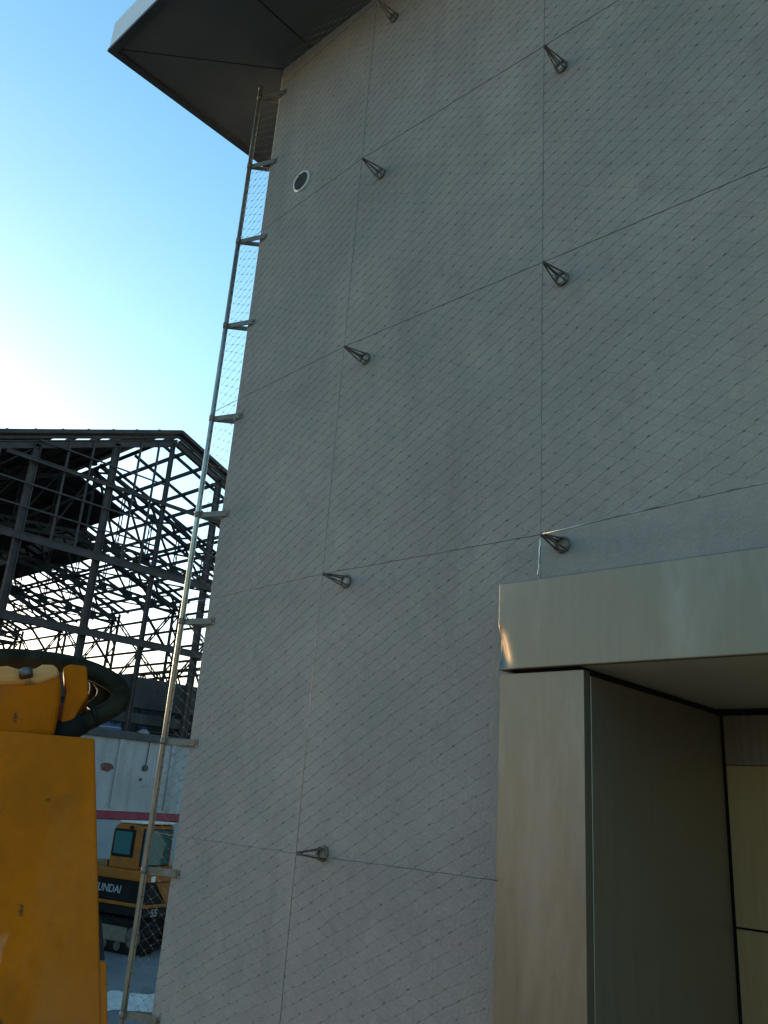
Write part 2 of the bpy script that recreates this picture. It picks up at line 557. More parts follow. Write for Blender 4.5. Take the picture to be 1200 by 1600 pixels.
b.box(RX1 + 0.002, RX1 + 0.04, NET + 0.085, BY - 0.012, -0.2, CZ - 0.045)
b.build('reveal_panel', M['brushed_dim'], ent, 0.003, 1)
b = MB()
b.box(RX - 0.03, RX1 + 0.03, NET + 0.015, BY - 0.015, CZ, CZ + 0.03)
b.build('ceiling_panel', M['ceiling'], ent)
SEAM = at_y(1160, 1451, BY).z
SHADE_LINE = at_y(1165, 1196, BY).z  # lower edge of the lintel's shadow on the back wall
for z0, z1, nm, mm in ((-0.2, SEAM - 0.006, 'back_panel', 'brushed_warm_lit'), (SEAM + 0.006, SHADE_LINE - 0.002, 'back_panel', 'brushed_warm_lit'), (SHADE_LINE, CZ - 0.045, 'lintel_shade_panel', 'brushed_shaded')):
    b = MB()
    b.box(RX + 0.014, RX1 - 0.014, BY - (0.004 if nm == 'lintel_shade_panel' else 0), BY + 0.03, z0, z1)  # top strip is the lintel's shade, drawn as a separate darker panel
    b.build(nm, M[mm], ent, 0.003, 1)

# ------------------------------------------------------------------ wire net on its standoffs
COLX = [-1.089 * S, -0.631 * S]
ROWZ = [H + q * S for q in (1.783, 1.3205, 0.8545, 0.386, -0.084)]
TX = -1.517 * S             # edge of the net as it crosses the net plane
PX, PY = -1.5625 * S, 1.03 * S   # edge pole, set back beside the corner


def edge_z(x):              # lower border of the net beside the lintel, right of the second column
    return ROWZ[3] + (x - COLX[1]) * 0.045


def standoff(x, z, label, rusty):
    t = thing('cable_standoff', (x, WY, z), label, 'wire standoff', 'cone standoffs holding the wire net')
    tip = Vector((x, NET + 0.01, z))
    base = Vector((x, WY, z))
    rr = 0.045
    mb = MB()
    for q in range(4):
        a = math.pi / 4 + q * math.pi / 2 + random.uniform(-0.15, 0.15)
        o = Vector((math.cos(a), 0, math.sin(a)))
        mb.tube([base + o * rr + Vector((0, -0.004, 0)), base + o * rr * 0.95 + Vector((0, -0.05, 0)), tip + o * 0.012 + Vector((0, 0.03, 0)), tip + o * 0.006], 0.0062, 6)
    mb.build('cone_rods', M['steel'], t)
    mb = MB()
    mb.ring(base + Vector((0, -0.012, 0)), (0, 1, 0), rr + 0.003, 0.009)
    mb.ring(base + Vector((0, -0.034, 0)), (0, 1, 0), rr + 0.001, 0.0045)
    mb.build('base_ring', M['steel'], t)
    mb = MB()
    mb.disc(base + Vector((0, -0.001, 0)), (0, -1, 0), rr * 0.9, 0.006)
    mb.build('base_plate', M['bracket'] if rusty else M['patch'], t)
    mb = MB()
    mb.tube([tip + Vector((0, 0.035, 0)), tip + Vector((0, -0.014, 0))], 0.014, 10)
    mb.tube([tip + Vector((0, -0.0145, 0)), tip + Vector((0, -0.022, 0))], 0.009, 6)
    mb.build('cable_clamp', M['steel'], t, 0.001, 1)
    return t


A, B_ = COLX
standoff(A, ROWZ[0], 'cone standoff just under the eave, cut by the top edge of the photo', False)
standoff(A, ROWZ[1], 'cone standoff right of the small round vent', False)
standoff(A, ROWZ[2], 'cone standoff on the left upright cable, midway between the vent and the lintel level', False)
standoff(A, ROWZ[3], 'cone standoff on the left wire, level with the one at the lintel corner', False)
standoff(A, ROWZ[4], 'lowest cone standoff, rust brown base, left of the entrance jamb', True)
standoff(B_, ROWZ[1], 'cone standoff topmost on the right-hand vertical wire', False)
standoff(B_, ROWZ[2], 'cone standoff midway up the right-hand vertical wire', False)
standoff(B_, ROWZ[3], 'cone standoff at the thick shiny cable just above the lintel corner', True)


def wavy(p, q, n, amp):
    p, q = Vector(p), Vector(q)
    pts = []
    for i in range(n + 1):
        t = i / n
        o = Vector((random.uniform(-1, 1), random.uniform(-1, 1) * 0.5, random.uniform(-1, 1))) * (amp if 0 < i < n else 0)
        pts.append(p.lerp(q, t) + o)
    return pts


def hcable(z, x0, x1, label, m='cable', rad=0.0029, zf=None):
    mb = MB()
    stops = [x0] + [c for c in COLX if x0 + 0.01 < c < x1 - 0.01] + [x1]
    pts = []
    ya = PY if x0 == TX else NET - 0.006
    if x0 == TX:
        stops[0] = PX + 0.02
    for a, c in zip(stops, stops[1:]):
        za, zc = (zf(a), zf(c)) if zf else (z, z)
        seg = wavy((a, ya, za), (c, NET - 0.006, zc), 22, 0.0025)
        ya = NET - 0.006
        pts += seg if not pts else seg[1:]
    mb.tube(pts, rad, 6)
    return tag(mb.build('level_cable', M[m]), label, 'cable', 'level cables of the wire net')


XR = 1.6
hcable(ROWZ[0], TX, XR, 'topmost level steel cable, close under the eave')
hcable(ROWZ[1], TX, XR, 'level steel cable passing just under the round vent')
hcable(ROWZ[2], TX, XR, 'level steel cable across the wall midway up, third under the eave')
hcable(ROWZ[3], TX, COLX[1], 'level steel cable ending at the standoff above the lintel corner')
hcable(ROWZ[4], TX, DX0 + 0.01, 'lowest level steel cable, ending at the side of the metal jamb')
hcable(0, COLX[1], XR, 'thick shiny cable edging the net above the metal lintel', 'bright_cable', 0.0055, edge_z)


def vcable(x, z0, z1, label, rad=0.0024):
    stops = [z1] + [q for q in ROWZ if z0 + 0.01 < q < z1 - 0.01] + [z0]
    pts = []
    for a, c in zip(stops, stops[1:]):
        seg = wavy((x, NET - 0.010, a), (x, NET - 0.010, c), 22, 0.0018)
        pts += seg if not pts else seg[1:]
    return tag(MB().tube(pts, rad, 6).build('upright_cable', M['cable']), label, 'cable', 'upright cables of the wire net')


ZB = H - 0.56 * S
ZT = SZ - 0.02
vcable(COLX[0], ZB, ZT, 'left upright steel cable running the full height of the wall')
rc = vcable(COLX[1], LT + 0.005, ZT, 'right upright steel cable ending at the corner of the metal lintel', 0.0026)

MB().tube(wavy((COLX[1] + 0.004, NET - 0.016, ROWZ[3] - 0.02), (COLX[1] - 0.012, NET - 0.02, LT + 0.02), 14, 0.004), 0.0045, 6).build('loose_cable_end', M['bright_cable'], rc)

# the net itself
CW, CH = (COLX[1] - COLX[0]) / 11.0, (ROWZ[2] - ROWZ[3]) / 21.0
rn = random.Random(3)
kn = {}
i0, i1 = int((TX - COLX[0]) / (CW / 2)) - 1, int((XR - COLX[0]) / (CW / 2))
j0, j1 = int((ZB - ROWZ[2]) / (CH / 2)), int((SZ - ROWZ[2]) / (CH / 2)) + 1


def knot(i, j):
    if (i, j) in kn:
        return kn[(i, j)]
    x, z = COLX[0] + i * CW / 2, ROWZ[2] + j * CH / 2
    p = None
    if x >= TX + 0.02 and z <= (ROWZ[0] + 0.02 if x < COLX[0] - 1.5 else SZ - 0.05) and not (x > COLX[1] - 0.001 and z < edge_z(x) - 0.001) and not (x > DX0 - 0.005 and z < LT + 0.01):
        p = Vector((x + rn.uniform(-.009, .009) + 0.012 * math.sin(z * 1.9 + x), NET + 0.006 * math.sin(x * 3.1) * math.sin(z * 2.7) + rn.uniform(-.002, .004), z + rn.uniform(-.007, .007) + 0.010 * math.sin(x * 2.3 + z * 1.1)))
    if p is not None and p.x < COLX[0]:
        t = (COLX[0] - p.x) / (COLX[0] - TX)
        p.x = COLX[0] + t * (PX + 0.03 - COLX[0])
        p.y += t * (PY - NET)
    kn[(i, j)] = p
    return p


net = MB()
fer = MB()
for i in range(i0, i1 + 1):
    for j in range(j0, j1 + 1):
        if (i + j) % 2:
            continue
        p = knot(i, j)
        if p is None:
            continue
        for di, rad in ((1, 0.0011), (-1, 0.00085)):
            q = knot(i + di, j + 1)
            if q is not None:
                m_ = p.lerp(q, 0.5) + Vector((0.004 * di, 0, -0.004)) * rn.uniform(0.2, 1.0)
                net.tube([p, m_, q], rad, 3, False)
        a = rn.uniform(0.3, 0.7)
        dv = Vector((math.cos(a), 0, math.sin(a))) * 0.010
        net.tube([p - dv, p + dv], rn.uniform(0.0022, 0.0037), 5)
tag(net.build('wire_net', M['wire']), 'fine diamond wire net stretched over the whole grey wall on standoffs', 'wire net')

# edge pole with brackets
pole = thing('edge_pole', (PX, PY, 0), 'thin galvanised steel pole held off the left corner of the grey wall by short brackets', 'pole')
PT = H + 1.79 * 1.03 * S
mb = MB()
mb.tube([(PX, PY, 0.0), (PX, PY, PT)], 0.026, 14)
mb.build('upright', M['galv'], pole)
mb = MB()
mb.tube(wavy((PX + 0.034, PY - 0.012, 0.4), (PX + 0.034, PY - 0.012, PT - 0.05), 60, 0.002), 0.003, 6)
for q in range(int((ROWZ[0] - ZB) / CH)):
    z = ZB + q * CH
    mb.beam((PX + 0.020, PY - 0.004, z - 0.005), (PX + 0.05, PY - 0.012, z + 0.006), 0.007, 0.009)
mb.build('lacing', M['cable'], pole)
mb = MB()
mb.disc((PX, PY, PT), (0, 0, 1), 0.033, 0.03, 12)
mb.build('end_cap', M['steel'], pole, 0.008, 2)
for zz in (1.764, 1.537, 1.304, 1.061, 0.814, 0.578, 0.338, 0.091, -0.151, -0.396, -0.64):
    z = H + zz * S * 1.028
    mb = MB()
    mb.beam((PX + 0.01, PY + 0.012, z), (WX + 0.10, WY - 0.012, z), 0.012, 0.056)
    mb.beam((PX + 0.004, PY + 0.02, z - 0.001), (WX - 0.012, WY + 0.10, z - 0.001), 0.012, 0.052)
    mb.box(WX + 0.03, WX + 0.13, WY - 0.010, WY + 0.004, z - 0.034, z + 0.034)
    br = mb.build('bracket', M['bracket'], pole, 0.002, 1)
    MB().disc((WX + 0.115, WY - 0.010, z), (0, -1, 0), 0.010, 0.011, 6).build('bolt', M['steel'], br)
    MB().tube([(PX, PY, z - 0.028), (PX, PY, z + 0.028)], 0.031, 12).build('collar', M['bracket'], br)

# ------------------------------------------------------------------ ruined steel hall
K = 1.25
GX = -20.0
AY, AZ = 12.15, 13.13
PI_ = 0.38
HALF = 6.85
EAVE = AZ - PI_ * HALF
hall = thing('steel_hall', (GX, AY, 0), 'ruined industrial hall of bare dark steel frames with an open skeleton roof', 'building')


def rz(y):
    return AZ - PI_ * abs(y - AY)


Y0, Y1 = AY - HALF, AY + HALF
cols_y = [5.4, 8.2, 10.32, 12.02, 13.75, 16.0, 18.9]
for i, y in enumerate(cols_y):
    big = i in (1, 2, 4)
    MB().ibeam((GX, y, 0), (GX, y, rz(y) - 0.32), 0.12 if big else 0.09, 0.18 if big else 0.12, 0.025).build('column', M['rust_steel'], hall)
for z, h in ((6.9, 0.19), (8.86, 0.20), (10.84, 0.10)):
    hw = min(HALF, (AZ - 0.5 - z) / PI_)
    MB().ibeam((GX + 0.13, AY - hw, z), (GX + 0.13, AY + hw, z), 0.06, h, 0.025).build('rail', M['rust_steel'], hall)
for y in (6.2, 7.3, 9.0, 9.65, 11.0, 11.55):
    MB().beam((GX + 0.05, y, 8.9), (GX + 0.05, y, rz(y) - 0.3), 0.05, 0.05).build('mullion', M['rust_steel'], hall)
for z in (9.6, 10.2, 11.4):
    MB().beam((GX + 0.1, max(Y0, AY - (AZ - z) / PI_ + .6), z), (GX + 0.1, 11.9, z), 0.03, 0.04).build('mullion', M['rust_steel'], hall)
for sgn in (-1, 1):
    e = (GX, AY + sgn * (HALF + 0.3), AZ - PI_ * (HALF + 0.3))
    a = (GX, AY, AZ)
    up = Vector((0, 0, 1))
    MB().beam(Vector(a) + up * 0.0, Vector(e), 0.35, 0.10).build('rafter', M['rust_steel'], hall)
    MB().beam(Vector(a) - up * 0.14 + Vector((0.03, 0, 0)), Vector(e) - up * 0.14 + Vector((0.03, 0, 0)), 0.06, 0.07).build('rafter', M['rust_steel'], hall)
    MB().ibeam(Vector(a) - up * 0.33, Vector(e) - up * 0.33, 0.12, 0.20, 0.025).build('rafter', M['rust_steel'], hall)


def lattice(mb, p, q, gap, n, t):
    """a built-up member: two thin bars joined by short lacing"""
    p, q = Vector(p), Vector(q)
    s, u = frame(q - p)
    mb.beam(p + u * gap / 2, q + u * gap / 2, t, t)
    mb.beam(p - u * gap / 2, q - u * gap / 2, t, t)
    for i in range(n):
        a, c = p.lerp(q, i / n), p.lerp(q, (i + 1) / n)
        sg = 1 if i % 2 else -1
        mb.beam(a + u * sg * gap / 2, c - u * sg * gap / 2, t * 0.55, t * 0.55)


frames_x = [-24.6 - 4.7 * i for i in range(7)]
BZ = EAVE - 0.35
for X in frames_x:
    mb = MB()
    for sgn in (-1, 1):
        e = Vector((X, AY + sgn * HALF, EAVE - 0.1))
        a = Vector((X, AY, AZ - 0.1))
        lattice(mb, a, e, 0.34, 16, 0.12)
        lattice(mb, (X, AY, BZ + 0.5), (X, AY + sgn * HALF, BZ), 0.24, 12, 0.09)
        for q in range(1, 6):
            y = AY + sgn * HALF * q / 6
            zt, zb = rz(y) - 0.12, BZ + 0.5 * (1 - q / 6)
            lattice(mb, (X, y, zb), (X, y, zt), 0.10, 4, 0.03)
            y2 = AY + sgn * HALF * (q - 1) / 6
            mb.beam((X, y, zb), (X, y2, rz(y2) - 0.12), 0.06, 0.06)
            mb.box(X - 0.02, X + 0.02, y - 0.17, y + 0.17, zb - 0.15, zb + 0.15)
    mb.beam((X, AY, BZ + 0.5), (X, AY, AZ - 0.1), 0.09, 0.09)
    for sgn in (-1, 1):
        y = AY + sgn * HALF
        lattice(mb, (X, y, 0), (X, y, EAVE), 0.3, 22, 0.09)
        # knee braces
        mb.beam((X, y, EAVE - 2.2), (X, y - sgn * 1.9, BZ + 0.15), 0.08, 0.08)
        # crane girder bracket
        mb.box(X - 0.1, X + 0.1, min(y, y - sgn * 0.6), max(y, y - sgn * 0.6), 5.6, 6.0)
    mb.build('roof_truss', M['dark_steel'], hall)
LASTX = frames_x[-1]
for sgn in (-1, 1):
    for q in range(0, 11):
        y = AY + sgn * HALF * (q + (0.12 if q == 0 else 0)) / 10
        if sgn < 0 and q == 0:
            continue
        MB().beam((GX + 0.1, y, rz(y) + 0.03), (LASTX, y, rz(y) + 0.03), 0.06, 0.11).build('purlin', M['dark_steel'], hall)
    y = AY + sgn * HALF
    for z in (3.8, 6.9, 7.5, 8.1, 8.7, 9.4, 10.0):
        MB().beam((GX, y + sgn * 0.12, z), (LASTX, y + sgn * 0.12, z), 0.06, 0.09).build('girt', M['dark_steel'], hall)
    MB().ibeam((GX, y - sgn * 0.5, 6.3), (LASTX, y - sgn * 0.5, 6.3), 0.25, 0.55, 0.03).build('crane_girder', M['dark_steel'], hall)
# secondary rafters of the right slope
mb = MB()
for q in range(0, 22):
    X = GX - 1.0 - q * 1.5
    mb.beam((X, AY + 0.1, AZ - 0.08), (X, AY + HALF, EAVE - 0.08), 0.05, 0.09)
mb.build('common_rafters', M['dark_steel'], hall)
# side bracing seen beneath the right eave
mb = MB()
ends = [GX] + frames_x
for a, c in zip(ends, ends[1:]):
    y = Y1
    lattice(mb, (a, y, 7.0), (c, y, EAVE - 0.2), 0.14, 10, 0.045)
    lattice(mb, (a, y, EAVE - 0.2), (c, y, 7.0), 0.14, 10, 0.045)
    lattice(mb, (a, y - 0.6, 7.1), (c, y - 0.6, 7.1), 0.9, 7, 0.085)
    lattice(mb, (a, y - 0.75, 7.1), (c, y - 0.75, 7.1), 0.9, 8, 0.085)
    mb.beam((a, AY + 2.3, BZ + 0.35), (c, AY + 2.3, BZ + 0.35), 0.07, 0.07)
    mb.beam((a, AY - 2.3, BZ + 0.35), (c, AY - 2.3, BZ + 0.35), 0.07, 0.07)
    mb.beam((a, AY, BZ + 0.5), (c, AY + HALF, BZ), 0.05, 0.05)
    mb.beam((a, AY + HALF, BZ), (c, AY, BZ + 0.5), 0.05, 0.05)
mb.build('bracing', M['dark_steel'], hall)


mb = MB()
for X, y0_, y1_ in ((-29, Y0, AY + 0.5), (-33.5, Y0, AY + 2.5), (-38, Y0, Y1)):
    lattice(mb, (X, y0_, 7.25), (X, y1_, 7.25), 0.85, 14, 0.10)
    lattice(mb, (X - 0.3, y0_ + 0.2, 7.25), (X - 0.3, y1_, 7.25), 0.85, 17, 0.07)
mb.build('cross_girder', M['dark_steel'], hall)


def deck(xa, xb, ya, yb, name='roof_boards', m='deck'):
    t = 0.05
    poly = [(xa, ya, rz(ya) + 0.12), (xb, ya, rz(ya) + 0.12), (xb, yb, rz(yb) + 0.12), (xa, yb, rz(yb) + 0.12)]
    MB().prism(poly, (0, 0, t)).build(name, M[m], hall)


# left slope still boarded, with a missing strip; right slope only near the ridge and further in
deck(GX - 0.4, LASTX, Y0 + 1.0, AY - 3.1)
deck(GX - 1.6, LASTX, AY - 3.06, AY - 1.4)
deck(GX - 0.9, LASTX, AY - 1.38, AY - 0.01)
deck(GX - 6.2, LASTX, AY + 0.01, AY + 2.1)
deck(GX - 9.5, LASTX + 9, AY + 2.15, AY + 2.75, 'pale_sheet', 'light_sheet')
deck(GX - 10.5, LASTX, AY + 2.8, AY + 3.7)

# lower parts: spandrel beam, inner dark walls, white front wall
MB().box(GX - 0.25, GX - 0.02, Y0, Y1, 5.25, 6.05).build('spandrel_beam', M['concrete'], hall, 0.03)
MB().box(GX - 0.28, GX - 0.03, Y0, Y1, 4.85, 5.12).build('spandrel_beam', M['concrete'], hall, 0.03)
MB().box(LASTX, GX, Y1 + 0.2, Y1 + 0.5, 0, 6.0).build('inner_wall', M['dark_wall'], hall)
MB().box(LASTX - 0.3, LASTX, Y0, Y1 + 0.5, 0, 7.6).build('inner_wall', M['dark_wall'], hall)
MB().box(GX - 6, GX - 0.25, Y0, Y1, 4.2, 4.4).build('mezzanine_floor', M['dark_wall'], hall)
MB().box(GX - 6.1, GX - 6.0, Y0, Y1, 4.4, 6.6).build('inner_wall', M['dark_wall'], hall)
MB().box(GX - 6.0, GX - 0.3, Y0, Y1, 6.7, 6.8) and None
FX = GX + 0.2
fw = thing('front_wall', (FX, AY, 0), 'peeling white painted masonry wall with a dark red stripe below the steel hall', 'wall')
MB().box(GX - 0.2, FX, Y0 - 2, Y1 + 1, 2.72, 4.43).build('upper_wall', M['whitewash'], fw)
MB().box(GX - 0.2, FX - 0.01, Y0 - 2, Y1 + 1, -0.2, 2.50).build('lower_wall', M['blue_wall'], fw)
MB().box(GX - 0.2, FX + 0.03, Y0 - 2, Y1 + 1, 2.52, 2.70).build('stripe', M['red_stripe'], fw)
MB().box(GX - 0.2, FX + 0.05, Y0 - 2, Y1 + 1, 2.702, 2.76).build('ledge', M['whitewash'], fw)
MB().box(GX - 0.24, FX + 0.07, Y0 - 2, Y1 + 1, 4.432, 4.62).build('coping', M['trim'], fw)
for px in (185, 268):
    p = at_x(px, 1200, FX)
    MB().box(FX - 0.02, FX + 0.05, p.y - 0.09, p.y + 0.09, 2.77, 4.42).build('pilaster', M['whitewash'], fw)
p = at_x(167, 1198, FX)
MB().prism([(FX, p.y - 0.19, p.z + 0.05), (FX, p.y - 0.08, p.z + 0.1), (FX, p.y + 0.12, p.z + 0.08), (FX, p.y + 0.2, p.z - 0.02), (FX, p.y + 0.05, p.z - 0.12), (FX, p.y - 0.14, p.z - 0.09)], (0.006, 0, 0)).build('brick_patch', M['brick'], fw)
p = at_x(226, 1200, FX)
MB().tube([(FX + 0.03, p.y, p.z), (FX + 0.03, p.y + 0.02, 4.43)], 0.012, 6).build('lamp_cable', M['trim'], fw)
MB().disc((FX + 0.005, p.y, p.z), (1, 0, 0), 0.075, 0.05, 14).build('socket', M['trim'], fw)
p = at_x(219, 1218, FX)
MB().disc((FX + 0.005, p.y, p.z), (1, 0, 0), 0.035, 0.03, 8).build('socket', M['trim'], fw)

# things on the mezzanine behind the white wall
bx = GX - 0.62
p = at_x(172, 1130, bx)
d = thing('storage_drum', (bx, p.y, 4.4), 'blue plastic drum standing behind the top of the white wall', 'drum')
MB().tube([(bx, p.y, 4.41), (bx, p.y, 4.5), (bx, p.y, 4.9), (bx, p.y, 5.15)], [0.27, 0.29, 0.29, 0.25], 18).build('drum_body', M['blue'], d)
MB().ring((bx, p.y, 4.72), (0, 0, 1), 0.295, 0.016).build('hoop', M['white_paint'], d)
for px, lab, sz in ((189, 'small white canister beside the blue drum', 0.10), (226, 'pale canister on the ledge in the dark, right of the blue drum', 0.15)):
    p = at_x(px, 1135, bx)
    c = thing('canister', (bx, p.y, 4.4), lab, 'canister')
    MB().tube([(bx, p.y, 4.41), (bx, p.y, 4.41 + sz * 2), (bx, p.y, 4.41 + sz * 2.5)], [sz, sz, sz * 0.4], 12).build('canister_body', M['white_paint'], c)
    MB().disc((bx, p.y, 4.41 + sz * 2.5), (0, 0, 1), sz * 0.35, sz * 0.4, 10).build('cap', M['blue'], c)
sh = thing('shelf_rack', (bx - 0.6, 13.0, 4.4), 'dim metal shelf rack behind the white wall, near the pole', 'shelf')
y0, y1 = at_x(222, 1120, bx - 0.6).y, at_x(300, 1120, bx - 0.6).y
for yy in (y0, y1):
    for xx in (bx - 0.8, bx - 0.4):
        MB().box(xx - 0.02, xx + 0.02, yy - 0.02, yy + 0.02, 4.4, 5.7).build('rack_post', M['dark_steel'], sh)
for z in (4.75, 5.15, 5.5):
    MB().box(bx - 0.82, bx - 0.38, y0, y1, z, z + 0.03).build('shelf', M['bracket'], sh)

# ------------------------------------------------------------------ far excavator
EC = Vector((-16.3, 10.87, 0.04))
EA = Vector((-math.cos(R(14)), -math.sin(R(14)), 0))     # along the machine's side, away from the near corner
EB = Vector((-math.sin(R(14)), math.cos(R(14)), 0))      # along its end, away from the near corner
ex = thing('excavator', EC + EA * 1.2 + EB * 0.9, 'small orange excavator with a black side panel and teal windows, parked before the white wall', 'excavator')


def eb_(mb, name, m, parent=None, bevel=0, seg=2):
    mb.v = [tuple(EC + EA * p[0] + EB * p[1] + Vector((0, 0, p[2]))) for p in mb.v]
    return mb.build(name, M[m], parent or ex, bevel, seg)


for b0 in (0.06, 1.42):
    mb = MB()
    poly = []
    for i in range(32):
        t = 2 * math.pi * i / 32
        poly.append((1.0 + (0.78 if math.cos(t) > 0 else -0.78) + 0.32 * math.cos(t), b0, 0.33 + 0.31 * math.sin(t)))
    mb.prism(poly, (0, 0.40, 0))
    tr = eb_(mb, 'track', 'rubber', None, 0.01)
    mb = MB()
    P_ = 4 * 0.78 + 2 * math.pi * 0.33
    for i in range(40):
        t = i / 40 * P_
        L = 1.56
        if t < L: x_, z_, ang = 0.22 + t, 0.655, 0
        elif t < L + math.pi * 0.33: q = (t - L) / 0.33; x_, z_, ang = 1.78 + 0.335 * math.sin(q), 0.33 + 0.325 * math.cos(q), q
        elif t < 2 * L + math.pi * 0.33: x_, z_, ang = 1.78 - (t - L - math.pi * 0.33), 0.006, 0
        else: q = (t - 2 * L - math.pi * 0.33) / 0.33; x_, z_, ang = 0.22 - 0.335 * math.sin(q), 0.33 - 0.325 * math.cos(q), q
        d_ = Vector((math.cos(ang), 0, -math.sin(ang))) * 0.03
        c_ = Vector((x_, 0, z_))
        mb.beam(c_ - d_ + Vector((0, b0 + 0.2, 0)), c_ + d_ + Vector((0, b0 + 0.2, 0)), 0.42, 0.03)
    eb_(mb, 'track_pads', 'rubber', tr)
    eb_(MB().box(0.42, 1.55, b0 - 0.03, b0 + 0.02, 0.22, 0.50), 'track_frame', 'bracket', tr, 0.01)
    for a0, rr_ in ((0.22, 0.2), (0.62, 0.09), (1.0, 0.09), (1.38, 0.09), (1.78, 0.2)):
        eb_(MB().disc((a0, b0 - 0.004, 0.33 if rr_ > .1 else 0.14), (0, -1, 0), rr_, 0.04, 16), 'roller', 'steel', tr)
eb_(MB().box(0.4, 1.7, 0.5, 1.4, 0.25, 0.75), 'undercarriage', 'black_paint', None, 0.03)
eb_(MB().tube([(1.0, 0.95, 0.75), (1.0, 0.95, 0.86)], 0.42, 24), 'slew_ring', 'steel')
eb_(MB().box(0.03, 2.75, 0.03, 1.85, 0.72, 0.90), 'upper_frame', 'black_paint', None, 0.01)
eb_(MB().box(0.0, 2.8, 0.0, 1.9, 0.902, 0.968), 'orange_trim', 'far_orange', None, 0.01)
bp = eb_(MB().box(0.02, 2.78, 0.02, 1.88, 0.97, 1.388), 'black_panel', 'black_paint', None, 0.02, 2)
eb_(MB().box(-0.03, 2.8, -0.02, 1.9, 1.39, 1.60), 'hood', 'far_orange', None, 0.035, 3)
eb_(MB().prism([(0.012, 0.24, 1.386), (0.012, 1.4, 1.386), (0.012, 1.4, 0.975), (0.012, 0.62, 0.975)], (-0.012, 0, 0)), 'side_cover', 'far_orange')
eb_(MB().box(-0.036, -0.031, 0.05, 0.17, 1.41, 1.52), 'white_sticker', 'white_paint')
eb_(MB().box(1.25, 1.33, 0.1, 0.18, 1.602, 1.73), 'exhaust_stub', 'black_paint')
tx = EC + EA * 1.70 - EB * (-0.018) + Vector((0, 0, 1.125))
text_mesh('brand_text', 'HYUNDAI', 0.215, M['letters'], bp, tx - EB * 0.004, -EA, (0, 0, 1), 0.002, 0.12)
text_mesh('model_number', '55', 0.20, M['letters'], ex, EC + EB * 0.24 + EA * 0.027 + Vector((0, 0, 0.735)), EB, (0, 0, 1), 0.003)
prof = [(0.42, 1.602), (0.42, 2.40), (0.46, 2.49), (0.60, 2.51), (1.06, 2.50), (1.17, 2.44), (1.22, 2.32), (1.22, 1.602)]
cab = eb_(MB().prism([(p[0], 0.02, p[1]) for p in prof], (0, 1.05, 0)), 'cab', 'far_orange', None, 0.03, 3)
w1 = eb_(MB().box(0.55, 1.18, 0.002, 0.05, 1.83, 2.39), 'side_window', 'black_paint', cab, 0.04, 3)
eb_(MB().box(0.63, 1.12, -0.004, 0.0, 1.89, 2.34), 'pane', 'glass', w1)
w2 = eb_(MB().box(0.40, 0.45, 0.10, 1.0, 1.66, 2.42), 'front_window', 'black_paint', cab, 0.03, 3)
eb_(MB().box(0.392, 0.398, 0.14, 0.96, 1.69, 2.39), 'pane', 'glass', w2)
eb_(MB().box(0.40, 1.05, 0.0, 1.09, 2.512, 2.56), 'cab_roof', 'pale_roof', cab, 0.02, 2)
eb_(MB().disc((0.66, 0.0, 2.43), (0, -1, 0), 0.035, 0.06, 10), 'work_lamp', 'black_paint', cab)
eb_(MB().prism([(0.2, 1.25, 1.61), (0.3, 1.25, 2.2), (-0.7, 1.25, 3.0), (-1.9, 1.25, 2.5), (-1.9, 1.25, 2.35), (-0.7, 1.25, 2.75), (0.0, 1.25, 2.1), (-0.1, 1.25, 1.61)], (0, 0.2, 0)), 'boom', 'far_orange', None, 0.01)
eb_(MB().prism([(-1.8, 1.27, 2.6), (-2.0, 1.27, 2.55), (-1.9, 1.27, 0.8), (-1.75, 1.27, 0.8)], (0, 0.16, 0)), 'stick', 'far_orange', None, 0.01)

# ------------------------------------------------------------------ near machine: stick and boom joint
nm = thing('near_excavator', (-3.2, 1.2, 0), 'large scuffed orange excavator arm close to the camera with thick dark hoses on top', 'excavator')
TR = at_d(148, 1153, 3.0)
BR = at_d(158.5, 1600, 2.90)
ax = (BR - TR).normalized()
view = ray(80, 1350).normalized()
wv = Vector((-view.y, view.x, 0)).normalized()
if wv.x > 0: wv = -wv
wv = Vector((-0.50, -0.866, 0))
dv = ax.cross(wv).normalized()
if dv.dot(view) < 0: dv = -dv
W_, D_ = 0.62, 0.34
TL = TR + wv * W_
LEN = 3.55
mb = MB()
mb.prism([TR, TL, TL + ax * LEN, TR + ax * LEN], dv * D_)
mb.build('stick', M['orange'], nm, 0.008, 2)
mb = MB()
q0 = TR + ax * 0.655 + dv * 0.004 + wv * 0.002
mb = MB().prism([q0, q0 + ax * 2.2, q0 + ax * 2.2 - wv * 0.020, q0 - wv * 0.020], dv * 0.03)
mb.build('wear_plate', M['orange'], nm, 0.004, 2)
q0 = TR + ax * 0.54 + dv * 0.012 + wv * 0.002
mb = MB().prism([q0, q0 + ax * 0.11, q0 + ax * 0.11 - wv * 0.016, q0 - wv * 0.010], dv * 0.03)
mb.build('pin_plate', M['black_paint'], nm)
# bucket at the foot of the stick
ft = TR + wv * W_ / 2 + ax * (LEN - 0.1) + dv * D_ / 2
mb = MB()
arc = []
for i in range(10):
    a = R(20 + 17 * i)
    arc.append(Vector((ft.x, ft.y, 0.42)) + dv.cross(Vector((0, 0, 1))) * 0 + Vector((0.5 * math.cos(a), 0, -0.40 * math.sin(a))))
poly = arc + [p + Vector((0, 0, 0.03)) for p in arc[::-1]]
mb.prism([p + Vector((0, -0.4, 0)) for p in poly], (0, 0.8, 0))
mb.build('bucket', M['steel'], nm)
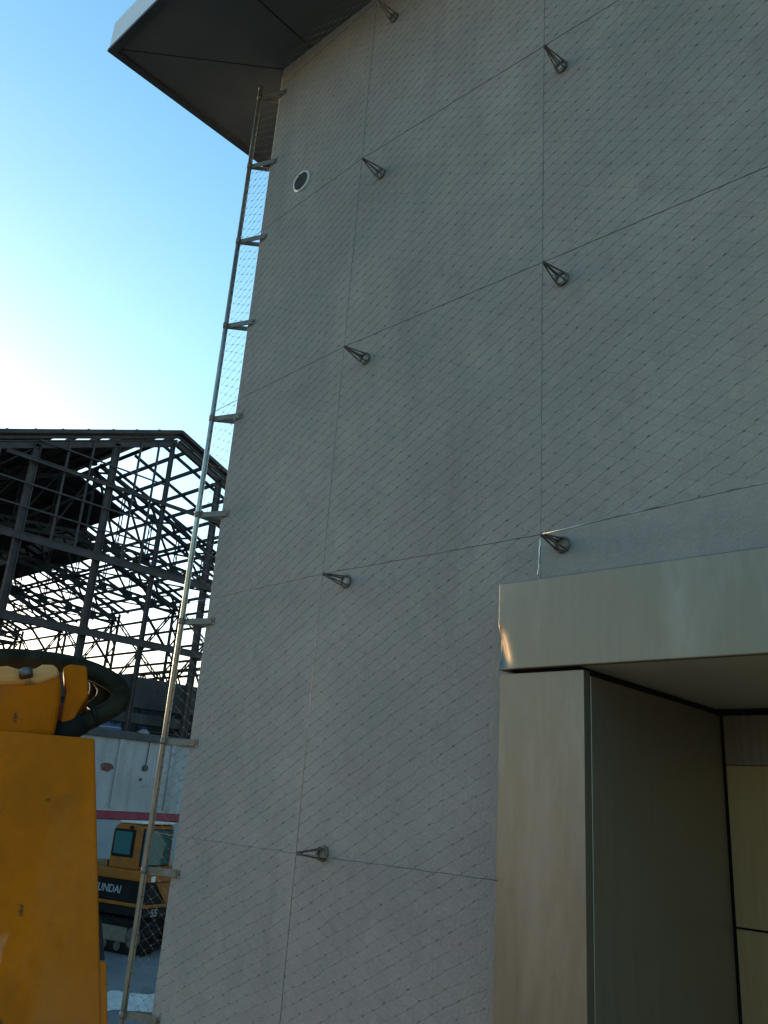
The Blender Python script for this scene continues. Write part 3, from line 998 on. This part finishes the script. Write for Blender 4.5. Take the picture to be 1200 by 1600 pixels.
# joint on the top of the stick: rounded boom end, bracket plate, hoses
dd = 3.12
def jp(px, py, d=dd):
    return at_d(px, py, d)
back = dv * 0.26
pts = [(-60, 1148), (-60, 1060), (-30, 1046), (12, 1043), (35, 1050), (56, 1047), (66, 1041), (84, 1041), (93, 1052), (96, 1072), (93, 1100), (84, 1150)]
MB().prism([jp(*q) for q in pts], back).build('boom_end', M['orange'], nm, 0.018, 3)
# paler orange plate: sky light painted along the upper edge of the boom end
pts = [(-60, 1072), (-60, 1056), (-30, 1042), (12, 1039), (35, 1046), (56, 1043), (66, 1037), (84, 1037), (92, 1045), (92, 1056), (60, 1068), (10, 1070)]
MB().prism([jp(q[0], q[1], dd - 0.012) for q in pts], dv * 0.28).build('skylit_top', M['skylit_orange'], nm, 0.012, 3)
pts = [(98, 1042), (110, 1037), (136, 1040), (138, 1085), (122, 1112), (104, 1146), (92, 1150), (97, 1110), (103, 1080)]
MB().prism([jp(q[0], q[1], dd + 0.05) for q in pts], dv * 0.10).build('bracket_plate', M['orange'], nm, 0.008, 2)
MB().tube([jp(40, 1046, dd - 0.02), jp(41, 1058, dd - 0.03)], 0.022, 10).build('grease_nipple', M['steel'], nm)


def hose(pts, rad, d, name='hose'):
    P = [at_d(x, y, d + o) for x, y, o in pts]
    out = []
    for i in range(len(P) - 1):
        p0, p1, p2, p3 = P[max(i - 1, 0)], P[i], P[i + 1], P[min(i + 2, len(P) - 1)]
        for k in range(8):
            t = k / 8
            out.append(0.5 * ((2 * p1) + (p2 - p0) * t + (2 * p0 - 5 * p1 + 4 * p2 - p3) * t * t + (3 * p1 - p0 - 3 * p2 + p3) * t ** 3))
    out.append(P[-1])
    return MB().tube(out, rad, 14).build(name, M['hose'], nm)


hose([(-60, 1032, .2), (0, 1028, .2), (60, 1031, .2), (115, 1040, .18), (160, 1056, .16), (186, 1076, .15), (185, 1098, .14), (160, 1115, .12), (125, 1132, .1), (85, 1150, .08)], 0.034, dd)
hose([(-60, 1040, .3), (20, 1036, .3), (90, 1040, .26), (140, 1052, .24), (160, 1070, .24), (160, 1090, .22), (140, 1108, .2), (108, 1130, .18)], 0.026, dd)
hose([(100, 1050, .3), (142, 1056, .3), (150, 1075, .3), (140, 1100, .28), (112, 1125, .25)], 0.024, dd)
MB().tube([jp(128, 1128, dd + .09), jp(82, 1153, dd + .07)], 0.043, 14).build('hose_ferrule', M['rubber'], nm)
MB().tube([jp(142, 1119, dd + .11), jp(148, 1117, dd + .113)], 0.040, 14).build('hose_clip', M['black_paint'], nm)
# boom and machine body off to the left
j0_, jb = jp(-50, 1095), Vector((-5.6, -2.2, 1.5))
MB().beam(j0_ + dv * 0.13, j0_.lerp(jb, 0.5) + Vector((0, 0, 0.7)), 0.24, 0.3).build('boom', M['orange'], nm, 0.01)
MB().beam(j0_.lerp(jb, 0.5) + Vector((0, 0, 0.7)), jb, 0.24, 0.34).build('boom', M['orange'], nm, 0.01)
MB().box(-7.9, -5.4, -3.2, -1.3, 0.85, 1.9).build('machine_body', M['orange'], nm, 0.06, 3)
for yy in (-3.3, -1.6):
    MB().box(-8.0, -5.5, yy, yy + 0.42, 0.0, 0.72).build('track', M['rubber'], nm, 0.25, 4)
MB().box(-7.0, -5.9, -3.1, -2.2, 1.91, 2.9).build('cab', M['glass'], nm, 0.06, 3)
